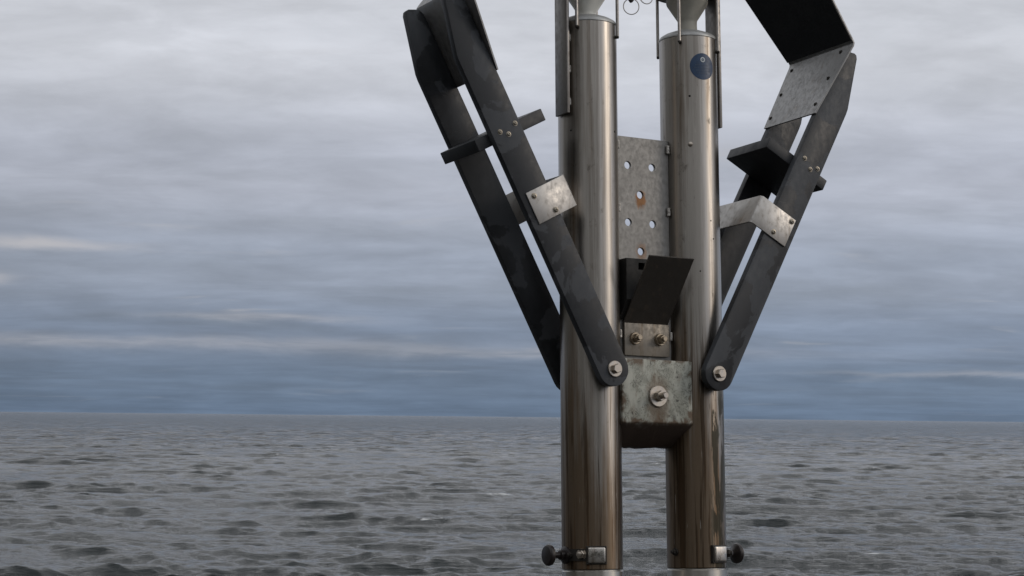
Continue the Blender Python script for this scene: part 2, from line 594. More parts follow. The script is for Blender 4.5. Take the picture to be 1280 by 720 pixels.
# ================================================================== THE STAND
M_TUBE_L = tube_steel('post_steel_west', 2.3, 0.15, -0.40)
M_TUBE_R = tube_steel('post_steel_east', 8.9, 0.25, -0.30, runs=0.85)
M_SLEEVE = tube_steel('sleeve_steel', 5.1, -0.9, -1.6, (0.56, 0.54, 0.50), dirt=0.15)
M_CAP = plain('cap_dull_metal', (0.42, 0.43, 0.43), 0.5, 0.6, 0.25)
M_PLATE = plate_steel('plate_steel', 1.0)
M_STRIP = plate_steel('clamp_strip_steel', 27.0, (0.30, 0.275, 0.24), 0.9, 0.55, 0.7)
M_BRASS = plate_steel('tarnished_bolt', 29.0, (0.42, 0.36, 0.28), 0.7, 0.38, 1.0, (0.14, 0.09, 0.05))
M_BRIGHT = plate_steel('bracket_steel', 4.0, (0.50, 0.485, 0.465), 0.7, 0.45)
M_JAW = plate_steel('jaw_steel', 6.0, (0.36, 0.36, 0.36), 0.5, 0.45)
M_BAR = plate_steel('side_bar_steel', 9.0, (0.30, 0.285, 0.27), 0.5, 0.38)
M_BLACK = black_plastic('black_polyethylene', 1.0)
M_BLACK2 = black_plastic('black_polyethylene_slab', 4.0, 0.014, 0.032, 0.7)
M_TRAY = plate_steel('dark_painted_sheet', 7.0, (0.050, 0.045, 0.040), 0.3, 0.42, 0.2, (0.06, 0.055, 0.05))
M_ROD = plate_steel('rod_steel', 12.0, (0.44, 0.42, 0.40), 0.3, 0.35)
M_BOLT = plate_steel('bolt_steel', 15.0, (0.52, 0.47, 0.41), 0.55, 0.30, 1.0)
M_SCREW = plate_steel('screw_steel', 17.0, (0.34, 0.31, 0.26), 0.5, 0.38, 1.0)
M_SCREWD = plain('dark_screw', (0.05, 0.045, 0.04), 0.5, 0.6)
M_POLISH = plate_steel('polished_steel', 19.0, (0.58, 0.56, 0.53), 1.0, 0.28, 1.0)
M_HOPPER = plain('grey_green_hopper_plastic', (0.44, 0.43, 0.38), 0.5, 0.0, 0.3, 45)
M_HOPPER2 = plain('pale_hopper_plastic', (0.80, 0.80, 0.75), 0.45, 0.0, 0.2, 45)
M_KNOB = plain('dark_bakelite', (0.016, 0.011, 0.011), 0.4, 0.0, 0.5)
M_RUBBER = plain('black_rubber', (0.012, 0.012, 0.012), 0.65, 0.0, 0.4)
M_JAW_SHADE = black_plastic('jaw_shade_black', 31.0, 0.007, 0.016, 0.8, 0.5)
M_WELD = plate_steel('weld_metal', 21.0, (0.52, 0.50, 0.47), 0.3, 0.55, 0.5)
M_HOLE = plain('dark_hole', (0.01, 0.009, 0.008), 0.8)
M_BLUE = plain('blue_sticker', (0.016, 0.052, 0.125), 0.42, 0.0, 0.4, 90)
M_PRINT = plain('pale_print', (0.55, 0.61, 0.65), 0.5)
M_PRINT2 = plain('faint_print', (0.045, 0.080, 0.135), 0.5)


def cast_block_material():
    m, t, p = new_mat('corroded_cast_block')
    o = t.new('ShaderNodeTexCoord').outputs['Object']
    sp = t.new('ShaderNodeSeparateXYZ')
    t.l.new(o, sp.inputs[0])
    n = t.noise(t.mapping(o, (38, 38, 30), (2, 0, 1)), 1.0, 8, 0.66, 0.5)
    n2 = t.noise(t.mapping(o, (95, 95, 70), (0, 3, 0)), 1.0, 6, 0.66, 0.8)
    st = t.noise(t.mapping(o, (34, 34, 12), (4, 0, 0)), 1.0, 5, 0.6)
    c = t.mix(t.maprange(n, 0.36, 0.62), (0.45, 0.46, 0.41), (0.28, 0.29, 0.25))
    vein = t.math('ABSOLUTE', t.math('SUBTRACT', n2, 0.5))
    c = t.mix(t.math('MULTIPLY', t.maprange(vein, 0.0, 0.022, 0.9, 0.0), t.maprange(n, 0.44, 0.52)), c, (0.035, 0.035, 0.032))
    c = t.mix(t.maprange(n2, 0.60, 0.68, 0, 0.85), c, (0.045, 0.042, 0.038))
    c = t.mix(t.maprange(st, 0.54, 0.72, 0, 0.6), c, (0.13, 0.080, 0.042))
    # rust creeping in from the edges and round the bolt
    ex = t.math('SUBTRACT', 0.0795, t.math('ABSOLUTE', sp.outputs[0]))
    ez = t.math('MINIMUM', t.math('SUBTRACT', 0.0245, sp.outputs[2]), t.math('ADD', 0.0945, sp.outputs[2]))
    ed = t.math('MINIMUM', ex, ez)
    er = t.maprange(t.math('MULTIPLY_ADD', n, -0.075, ed), -0.043, -0.031, 0.85, 0.0)
    c = t.mix(er, c, (0.105, 0.060, 0.032))
    bd = t.vmath('MULTIPLY', t.vmath('SUBTRACT', o, (0.0, 0.0, -0.052)), (1.0, 0.0, 0.55))
    bl = t.new('ShaderNodeVectorMath', operation='LENGTH')
    t.l.new(bd, bl.inputs[0])
    c = t.mix(t.maprange(t.math('MULTIPLY_ADD', n2, -0.03, bl.outputs['Value']), 0.002, 0.018, 0.6, 0.0), c, (0.15, 0.095, 0.055))
    under = t.maprange(sp.outputs[2], -0.090, -0.101, smooth=True)  # shade of the down-facing underside, painted into the colour
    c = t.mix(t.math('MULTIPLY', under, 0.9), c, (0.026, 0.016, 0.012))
    t.l.new(c, p.inputs['Base Color'])
    p.inputs['Metallic'].default_value = 0.1
    p.inputs['Roughness'].default_value = 0.62
    bump(t, p, n2, 0.35, 0.002)
    return m


def perforated_material():
    m, t, p = new_mat('perforated_plate_steel')
    o = t.new('ShaderNodeTexCoord').outputs['Object']
    n = t.noise(t.mapping(o, (30, 30, 22), (1, 0, 0)), 1.0, 7, 0.62)
    n2 = t.noise(t.mapping(o, (130, 130, 100), (0, 2, 0)), 1.0, 5, 0.6)
    c = t.mix(t.maprange(n, 0.35, 0.65, 0, 0.5), (0.27, 0.265, 0.255), (0.20, 0.197, 0.19))
    c = t.mix(t.maprange(n2, 0.62, 0.76, 0, 0.25), c, (0.13, 0.115, 0.10))
    # rust weeping from two of the holes
    for (hx, hz, s) in ((-0.005, 0.338, 1.0), (-0.005, 0.236, 0.55)):
        rel = t.vmath('SUBTRACT', o, (hx, 0.0, hz))
        d = t.vmath('MULTIPLY', rel, (1 / 0.013, 0.0, 1 / 0.019))
        ln = t.new('ShaderNodeVectorMath', operation='LENGTH')
        t.l.new(d, ln.inputs[0])
        f = t.math('MULTIPLY', t.maprange(t.math('MULTIPLY_ADD', n2, 1.6, ln.outputs['Value']), 1.35, 1.95, 0.85, 0.0), s)
        c = t.mix(f, c, (0.20, 0.085, 0.022))
    t.l.new(c, p.inputs['Base Color'])
    p.inputs['Metallic'].default_value = 0.75
    t.l.new(t.maprange(n2, 0.3, 0.7, 0.42, 0.62), p.inputs['Roughness'])
    bump(t, p, n2, 0.12, 0.0008)
    return m


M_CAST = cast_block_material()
M_PERF = perforated_material()

# local frame of the stand: x = across (left post to right post), y = away from its front, z = up along the posts.
# z = 0 is the height of the arm pivots.
TH, PHI, PSI = 0.514, 0.0183, -0.0634
ROT = Matrix.Rotation(TH, 4, 'Z') @ Matrix.Rotation(PHI, 4, 'Y') @ Matrix.Rotation(PSI, 4, 'X')
ORG = Vector((0.2519, 3.663, 0.082 + EYE))
S2 = 0.2357 / 2        # half the distance between the posts
RT = 0.057             # post radius
TOP = 0.667            # top of the posts
SEAM = -0.367          # joint between post and sleeve
AL, AR = 0.484, 0.494  # lean of the two arms

root = bpy.data.objects.new('twin_post_stand', None)
root.empty_display_size = 0.2
COL.objects.link(root)
BASE = -(ORG.z - DECK) / (ROT @ Vector((0, 0, 1))).z
root.matrix_world = Matrix.Translation(ORG + (ROT @ Vector((0, 0, BASE)))) @ ROT
tag(root, 'stainless steel twin post stand with two folding black arms carrying bent steel jaw plates', 'metal stand')
OFF = Matrix.Translation((0, 0, -BASE))


def part(name, bm, mat, parent=None, smooth=30):
    """a part of the stand: geometry in pivot coordinates, object origin at the pivot height"""
    o = mesh_obj(name, bm, mat, None, smooth)
    if parent is None:
        o.parent = root
        o.matrix_local = OFF
    else:
        o.parent = parent
    return o


def P(a, b, c):
    return Vector((a, -b, c))


# ------------------------------------------------------------------ bolts and screws (shared shapes)
def hex_bolt(parent, pos, axis, rw, rh, hh, mat, stud=0.0, rot=0.2, hw=0.004, name='bolt'):
    bm = bmesh.new()
    ax = Vector(axis).normalized()
    lathe(bm, pos, ax, [(rw, 0), (rw, hw * 0.7), (rw * 0.94, hw)], 32)
    x, y, z = frame_from(ax)
    o = Vector(pos) + ax * (hw - 0.0004)
    lo = [o + (x * math.cos(rot + i * math.pi / 3) + y * math.sin(rot + i * math.pi / 3)) * rh for i in range(6)]
    md = [v + ax * hh * 0.8 for v in lo]
    hi = [o + ax * hh + (v - o) * 0.86 for v in lo]
    a = [bm.verts.new(v) for v in lo]
    b = [bm.verts.new(v) for v in md]
    c = [bm.verts.new(v) for v in hi]
    for L0, L1 in ((a, b), (b, c)):
        for i in range(6):
            bm.faces.new((L0[i], L0[(i + 1) % 6], L1[(i + 1) % 6], L1[i]))
    bm.faces.new(c)
    if stud:
        lathe(bm, o + ax * (hh * 0.95), ax, [(rh * 0.58, 0), (rh * 0.58, stud * 0.9), (rh * 0.48, stud)], 20)
    return part(name, bm, mat, parent)


def screw(parent, pos, axis, r, mat, name='screw'):
    """small domed socket screw: washer, button head with a dark recess"""
    bm = bmesh.new()
    lathe(bm, pos, axis, [(r * 1.25, 0), (r * 1.25, r * 0.18), (r, r * 0.2), (r * 0.96, r * 0.45), (r * 0.7, r * 0.72),
                          (r * 0.42, r * 0.78), (r * 0.36, r * 0.40), (0, r * 0.40)], 20)
    return part(name, bm, mat, parent)


# ------------------------------------------------------------------ posts
def weld(parent, pts, r=0.0032):
    bm = bmesh.new()
    pts = [Vector(p) for p in pts]
    k = 9
    line = [pts[0].lerp(pts[1], i / (k - 1)) + Vector((random.uniform(-1, 1), random.uniform(-1, 1), 0)) * r * 0.12 for i in range(k)]
    tube_path(bm, line, r * 0.8, 10)
    bevel_all(bm, r * 0.25, 2, 60)
    return part('weld_bead', bm, M_WELD, parent, 60)


posts = []
for sd, mt in ((-1, M_TUBE_L), (1, M_TUBE_R)):
    ctr = P(sd * S2, 0, 0)
    bm = bmesh.new()
    lathe(bm, (0, 0, 0), (0, 0, 1), [(RT - 0.004, SEAM), (RT - 0.0015, SEAM), (RT, SEAM + 0.0016)] +
          [(RT, SEAM + (TOP - SEAM) * i / 6) for i in range(1, 6)] + [(RT, TOP - 0.001), (RT - 0.001, TOP)], 96)
    post = part('post', bm, mt)
    post.matrix_local = OFF @ Matrix.Translation(ctr)
    post['label'] = 'brushed steel post with a round blue sticker' if sd > 0 else 'brushed steel post with brown staining towards its foot'
    posts.append(post)
    UNC = Matrix.Translation(-ctr)
    # domed cap
    bm = bmesh.new()
    lathe(bm, (0, 0, TOP), (0, 0, 1), [(RT - 0.003, -0.002), (RT + 0.0005, 0.0003), (RT + 0.0005, 0.003), (RT - 0.002, 0.0075),
                                       (RT - 0.010, 0.0125), (RT - 0.024, 0.0180), (0.020, 0.0205), (0, 0.021)], 64)
    part('end_cap', bm, M_CAP, post)
    # lower sleeve
    bm = bmesh.new()
    lathe(bm, (0, 0, 0), (0, 0, 1), [(RT, BASE + 0.010), (RT, SEAM - 0.4), (RT, SEAM - 0.0035), (RT - 0.0012, SEAM - 0.0022), (RT - 0.004, SEAM - 0.0022)], 96)
    lathe(bm, (0, 0, 0), (0, 0, 1), [(RT - 0.004, SEAM - 0.01), (RT - 0.004, SEAM + 0.01)], 64)
    part('lower_sleeve', bm, M_SLEEVE, post)

postL, postR = posts


def on_post(ang_deg, rad_, c):
    """point round a post; angle from the stand's front towards its right"""
    a = rad(ang_deg)
    return Vector((math.sin(a) * rad_, -math.cos(a) * rad_, c))


# small holes and rivets
for post, spots in ((postL, ((31, .456, .0022), (-66, .455, .0018), (12, .06, .0014))), (postR, ((-18, .20, .0016), (-33, .545, .0022), (14, .265, .0016), (8, .30, .0014)))):
    for ang, c, r in spots:
        bm = bmesh.new()
        d = on_post(ang, 1, 0)
        lathe(bm, on_post(ang, RT - 0.001, c), d, [(r, 0), (r, 0.0013), (r * 0.5, 0.0016), (0, 0.0013)], 14)
        part('drilled_hole', bm, M_HOLE, post)
bm = bmesh.new()
lathe(bm, on_post(-33, RT - 0.001, 0.449), on_post(-33, 1, 0), [(0.0046, 0), (0.0046, 0.002), (0.0038, 0.004), (0.002, 0.0048), (0, 0.0048)], 20)
part('rivet', bm, M_BOLT, postR)


# sticker: a round label that follows the post
def sticker_patch(name, parent, mat, ang0, c0, fn, lift, nr=6, na=40):
    """fn(angle)->(inner radius, outer radius); patch lies on the cylinder, lifted by a fraction of a millimetre"""
    bm = bmesh.new()
    rows = []
    for i in range(nr + 1):
        row = []
        for j in range(na):
            th = 2 * math.pi * j / na
            r0, r1 = fn(th)
            r = r0 + (r1 - r0) * i / nr
            x, y = r * math.cos(th), r * math.sin(th)
            row.append(bm.verts.new(on_post(ang0 + math.degrees(x / RT), RT + lift, c0 + y)))
        rows.append(row)
    for A, B in zip(rows, rows[1:]):
        for j in range(na):
            bm.faces.new((A[j], A[(j + 1) % na], B[(j + 1) % na], B[j]))
    return part(name, bm, mat, parent)


def strip_patch(name, parent, mat, ang0, c0, x0, x1, z0, z1, lift):
    bm = bmesh.new()
    k = 10
    lo = [bm.verts.new(on_post(ang0 + math.degrees((x0 + (x1 - x0) * i / k) / RT), RT + lift, c0 + z0)) for i in range(k + 1)]
    hi = [bm.verts.new(on_post(ang0 + math.degrees((x0 + (x1 - x0) * i / k) / RT), RT + lift, c0 + z1)) for i in range(k + 1)]
    for i in range(k):
        bm.faces.new((lo[i], lo[i + 1], hi[i + 1], hi[i]))
    return part(name, bm, mat, parent)


SA, SC = -5.0, 0.605
sticker_patch('sticker', postR, M_BLUE, SA, SC, lambda th: (0.0, 0.0265), 0.0004, 8, 56)
sticker_patch('sticker_emblem', postR, M_PRINT, SA, SC + 0.0135, lambda th: (0.0028, 0.0052), 0.0008, 1, 28)
sticker_patch('sticker_emblem', postR, M_PRINT, SA, SC + 0.0135, lambda th: (0.0, 0.0010), 0.0008, 1, 12)
for i, (z, x0, x1) in enumerate(((0.0025, -0.016, 0.014), (-0.003, -0.018, 0.017), (-0.0085, -0.015, 0.016), (-0.014, -0.012, 0.011))):
    # rows of tiny unreadable print
    x = x0
    while x < x1:
        w = random.uniform(0.0015, 0.0045)
        strip_patch('sticker_print', postR, M_PRINT2, SA, SC, x, min(x + w, x1), z - 0.0008, z + 0.0008, 0.0008)
        x += w + 0.0011

# ------------------------------------------------------------------ hoppers, rods and side bars at the top
for sd, post in ((-1, postL), (1, postR)):
    ctr = P(sd * S2, 0, 0)
    bm = bmesh.new()
    dz = -0.013 if sd < 0 else 0.0
    lathe(bm, ctr + Vector((0, 0, dz)), (0, 0, 1), [(0.0195, TOP + 0.016), (0.0190, 0.704), (0.0196, 0.710), (0.0405, 0.7425), (0.0415, 0.746), (0.0415, 0.835),
                               (0.039, 0.838), (0.036, 0.838)], 48)
    hop = part('hopper', bm, M_HOPPER2 if sd < 0 else M_HOPPER)
    bm = bmesh.new()
    lathe(bm, ctr, (0, 0, 1), [(0.0418, 0.7625), (0.065, 0.7625), (0.066, 0.764), (0.066, 0.768), (0.065, 0.7695), (0.0418, 0.7695)], 48, cap0=False, cap1=False)
    part('flange', bm, M_BAR, hop)
    for k in range(4):
        ang = -50 + 90 * k
        if sd > 0 and k == 1:
            pass
        top = ctr + on_post(ang, 0.0615, 0.80)
        low = ctr + on_post(ang, 0.0615, 0.655 - (0.012 if k in (1, 3) else 0.0))
        bm = bmesh.new()
        tube_path(bm, [top, low + Vector((0, 0, 0.02)), low], 0.0031, 12)
        rod = part('support_rod', bm, M_ROD)
        bm = bmesh.new()
        d = on_post(ang, 1, 0)
        lathe(bm, ctr + on_post(ang, RT - 0.002, low.z - 0.001), d, [(0.0034, 0), (0.0034, 0.0080), (0.0026, 0.0090)], 14)
        part('rod_pin', bm, M_SCREWD, rod)
    # flat side bar, welded along the outside of the post
    bm = bmesh.new()
    b0, b1 = (-0.014, 0.030) if sd < 0 else (-0.020, 0.024)
    c0 = 0.487 if sd < 0 else 0.496
    x0, x1 = sorted((sd * (S2 + RT + 0.0006), sd * (S2 + RT + 0.0070)))
    box(bm, x0, x1, -b1, -b0, c0, 0.93)
    bevel_all(bm, 0.0012, 2)
    bar = part('side_bar', bm, M_BAR)
    for c in (0.512, 0.575, 0.636):
        weld(bar, [P(sd * (S2 + RT - 0.0035), b1 - 0.008, c - 0.008), P(sd * (S2 + RT - 0.0035), b1 - 0.008, c + 0.006)], 0.0036)

# cross bar over the hoppers with two hanging tabs
bm = bmesh.new()
box(bm, -(S2 + RT + 0.0004), S2 + RT + 0.0004, -0.014, 0.014, 0.868, 0.884)
bevel_all(bm, 0.0015, 2)
xbar = part('cross_bar', bm, M_BLACK2)
RING = []
for a, c, r in ((-0.0150, 0.7225, 0.0158), (0.0205, 0.7470, 0.0142)):
    bm = bmesh.new()
    tip = c + r - 0.008
    prof = [(a - 0.008, 0.8675), (a + 0.008, 0.8675), (a + 0.008, tip + 0.008), (a + 0.0015, tip), (a - 0.0015, tip), (a - 0.008, tip + 0.008)]
    prism(bm, [(x, -0.003, z) for x, z in prof], [(x, 0.003, z) for x, z in prof])
    bevel_all(bm, 0.001, 2)
    part('hanging_tab', bm, M_RUBBER, xbar)
    RING.append((a, c, r))
RL = ('thin steel ring hanging from the lower black tab between the posts',
      'thin steel ring hanging from the higher black tab between the posts')
MW = root.matrix_world @ OFF
for (a, c, r), lb, yaw in zip(RING, RL, (0.42, 0.15)):
    bm = bmesh.new()
    pts = []
    for i in range(48):
        th = 2 * math.pi * i / 48
        pts.append(Vector((r * math.cos(th) * 0.97, 0, r * math.sin(th))))
    tube_path(bm, pts, 0.0010, 8, True)
    o = mesh_obj('steel_ring', bm, M_ROD)
    o.matrix_world = MW @ Matrix.Translation((a, 0, c)) @ Matrix.Rotation(-yaw, 4, 'Z')
    tag(o, lb, 'ring', 'rings hanging between the posts')

# ------------------------------------------------------------------ perforated plate between the posts
def plate_with_holes(outline, holes, thick):
    cu = bpy.data.curves.new('tmp', 'CURVE')
    cu.dimensions = '2D'
    cu.fill_mode = 'BOTH'
    cu.extrude = thick / 2 - 0.0006
    cu.bevel_depth = 0.0006
    cu.bevel_resolution = 1
    for loop in [outline] + [[(hx + hr * math.cos(2 * math.pi * i / 28), hz + hr * math.sin(2 * math.pi * i / 28)) for i in range(28)] for hx, hz, hr in holes]:
        s = cu.splines.new('POLY')
        s.points.add(len(loop) - 1)
        for pnt, (x, z) in zip(s.points, loop):
            pnt.co = (x, z, 0, 1)
        s.use_cyclic_u = True
    ob = bpy.data.objects.new('tmp', cu)
    COL.objects.link(ob)
    dg = bpy.context.evaluated_depsgraph_get()
    me = bpy.data.meshes.new_from_object(ob.evaluated_get(dg))
    bpy.data.objects.remove(ob)
    bm = bmesh.new()
    bm.from_mesh(me)
    bpy.data.meshes.remove(me)
    bmesh.ops.transform(bm, matrix=Matrix.Rotation(rad(90), 4, 'X'), verts=bm.verts[:])
    return bm


PB = 0.0083
hr = 0.0080
holes = [(-0.0335, 0.4035, hr), (0.0225, 0.4035, hr), (-0.0055, 0.3475, hr), (-0.0335, 0.2920, hr), (0.0225, 0.2920, hr), (-0.0055, 0.2370, hr),
         (-0.0335, 0.1810, hr), (0.0225, 0.1810, hr)]
bm = plate_with_holes([(-0.0605, -0.02), (0.0605, -0.02), (0.0605, 0.4590), (-0.0605, 0.4590)], holes, 0.006)
bmesh.ops.translate(bm, vec=(0, -(PB - 0.003), 0), verts=bm.verts[:])
perf = part('perforated_plate', bm, M_PERF)
for sd in (-1, 1):
    for c in (0.441, 0.318, 0.075):
        weld(perf, [P(sd * 0.0575, PB + 0.004, c - 0.008), P(sd * 0.0575, PB + 0.004, c + 0.008)], 0.0042)

# ------------------------------------------------------------------ slanted sheet with bolted foot and the black block behind it
def bent_sheet(profile, xs, thick, bev=0.0006, seg=2):
    """profile: list of (b, c); xs(i) -> (x0, x1) at each profile point; thickness added on the rear side"""
    pr = [Vector((b, c)) for b, c in profile]
    offs = []
    for i, v in enumerate(pr):
        d0 = (pr[i] - pr[i - 1]).normalized() if i > 0 else (pr[1] - pr[0]).normalized()
        d1 = (pr[i + 1] - pr[i]).normalized() if i < len(pr) - 1 else d0
        n0, n1 = Vector((-d0.y, d0.x)), Vector((-d1.y, d1.x))
        nn = (n0 + n1).normalized()
        offs.append(v + nn * (thick / max(0.3, nn.dot(n0))))
    bm = bmesh.new()
    loop = pr + offs[::-1]
    idx = list(range(len(pr))) + list(range(len(pr)))[::-1]
    lo = [P(xs[i][0], v.x, v.y) for v, i in zip(loop, idx)]
    hi = [P(xs[i][1], v.x, v.y) for v, i in zip(loop, idx)]
    a = [bm.verts.new(v) for v in lo]
    b = [bm.verts.new(v) for v in hi]
    k = len(a)
    n = len(pr)
    for i in range(n - 1):
        j = k - 1 - i
        bm.faces.new((a[i], a[i + 1], a[j - 1], a[j]))
        bm.faces.new((b[i], b[j], b[j - 1], b[i + 1]))
    for i in range(k):
        j = (i + 1) % k
        bm.faces.new((a[i], b[i], b[j], a[j]))
    return bm


bm = bent_sheet([(0.0118, 0.0350), (0.0118, 0.0945), (0.0150, 0.1000), (0.060, 0.1560), (0.1050, 0.2130)], [(-0.0505, 0.0505)] * 5, 0.0032)
tray = part('slanted_sheet', bm, M_TRAY, None, 20)
# steel foot strip that clamps the sheet, with its two bolts
bm = bmesh.new()
box(bm, -0.0505, 0.0515, -0.0165, -0.0120, 0.0345, 0.0965)
bevel_all(bm, 0.0008, 2)
foot = part('clamp_strip', bm, M_STRIP)
for a in (-0.0285, 0.0285):
    hex_bolt(foot, P(a, 0.0163, 0.0670), (0, -1, 0), 0.0116, 0.0088, 0.010, M_BRASS, 0.006, 0.3 + a * 9, 0.006)
# black block with a square notch
bm = bmesh.new()
yb = -0.0115


def fr(c):          # front of the block: flat above, cut back under the slanted sheet
    return -min(0.040, 0.0128 + (c - 0.1000) * 0.79 - 0.0035)


def slab(x0, x1, zs):
    prism(bm, [(x0, yb, zs[0])] + [(x0, fr(c), c) for c in zs] + [(x0, yb, zs[-1])],
          [(x1, yb, zs[0])] + [(x1, fr(c), c) for c in zs] + [(x1, yb, zs[-1])])


slab(-0.0600, -0.0330, (0.104, 0.1385, 0.2170))
slab(-0.0331, -0.0185, (0.104, 0.1385, 0.1960))
slab(-0.0331, -0.0185, (0.2095, 0.2170))
slab(-0.0186, 0.0300, (0.104, 0.1385, 0.2170))
box(bm, -0.0340, -0.0170, yb - 0.004, yb + 0.0005, 0.195, 0.2105)
part('buffer_block', bm, M_RUBBER)

# ------------------------------------------------------------------ cast block with its big bolt
bm = bmesh.new()
prof = [(0.050, 0.0245), (0.050, -0.0945), (0.004, -0.1385), (-0.034, -0.1385), (-0.034, 0.0245)]
NX = 14
cols = []
for i in range(NX + 1):
    x = -0.0795 + 0.159 * i / NX
    j1, j2 = random.uniform(-1, 1), random.uniform(-1, 1)
    row = []
    for k, (b, c) in enumerate(prof):
        dc = j1 * 0.0013 if k == 1 else (j2 * 0.0022 if k in (2, 3) else 0)
        db = j2 * 0.0006 if k == 1 else 0
        row.append(bm.verts.new(P(x, b + db, c + dc)))
    cols.append(row)
for A, B in zip(cols, cols[1:]):
    for k in range(5):
        bm.faces.new((A[k], A[(k + 1) % 5], B[(k + 1) % 5], B[k]))
bm.faces.new(cols[0][::-1])
bm.faces.new(cols[-1])
bevel_all(bm, 0.0018, 2, 35)
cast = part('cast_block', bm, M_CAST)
bo = hex_bolt(cast, P(-0.0005, 0.0495, -0.0445), (0, -1, 0), 0.0205, 0.0105, 0.010, M_BOLT, 0.016, 0.5, 0.005)
bo['label'] = 'large washer, nut and stud'


# ------------------------------------------------------------------ arms
def AP(sd, s, p, b):
    """arm coordinates: s along the arm from its pivot, p outwards across it, b towards the front"""
    al = AL if sd < 0 else AR
    return P(sd * (S2 + s * math.sin(al) + p * math.cos(al)), b, s * math.cos(al) - p * math.sin(al))


def axis_of(sd, ds, dp, db):
    return (AP(sd, ds, dp, db) - AP(sd, 0, 0, 0)).normalized()


def bar_outline():
    pts = []
    r = 0.0325
    for i in range(13):                         # rounded foot
        th = math.pi * (i / 12)
        pts.append((-r * math.sin(th) * 0.97, 0.0012 + r * math.cos(th)))
    pts.append((0.56, -0.0313))
    pts.append((0.738, -0.0300))
    pts.append((0.7505, -0.0240))               # tip
    pts.append((0.7580, -0.0040))
    pts.append((0.7565, 0.0015))
    pts.append((0.7500, 0.0058))
    pts.append((0.6420, 0.0328))                # knee
    pts.append((0.6300, 0.0337))
    return pts


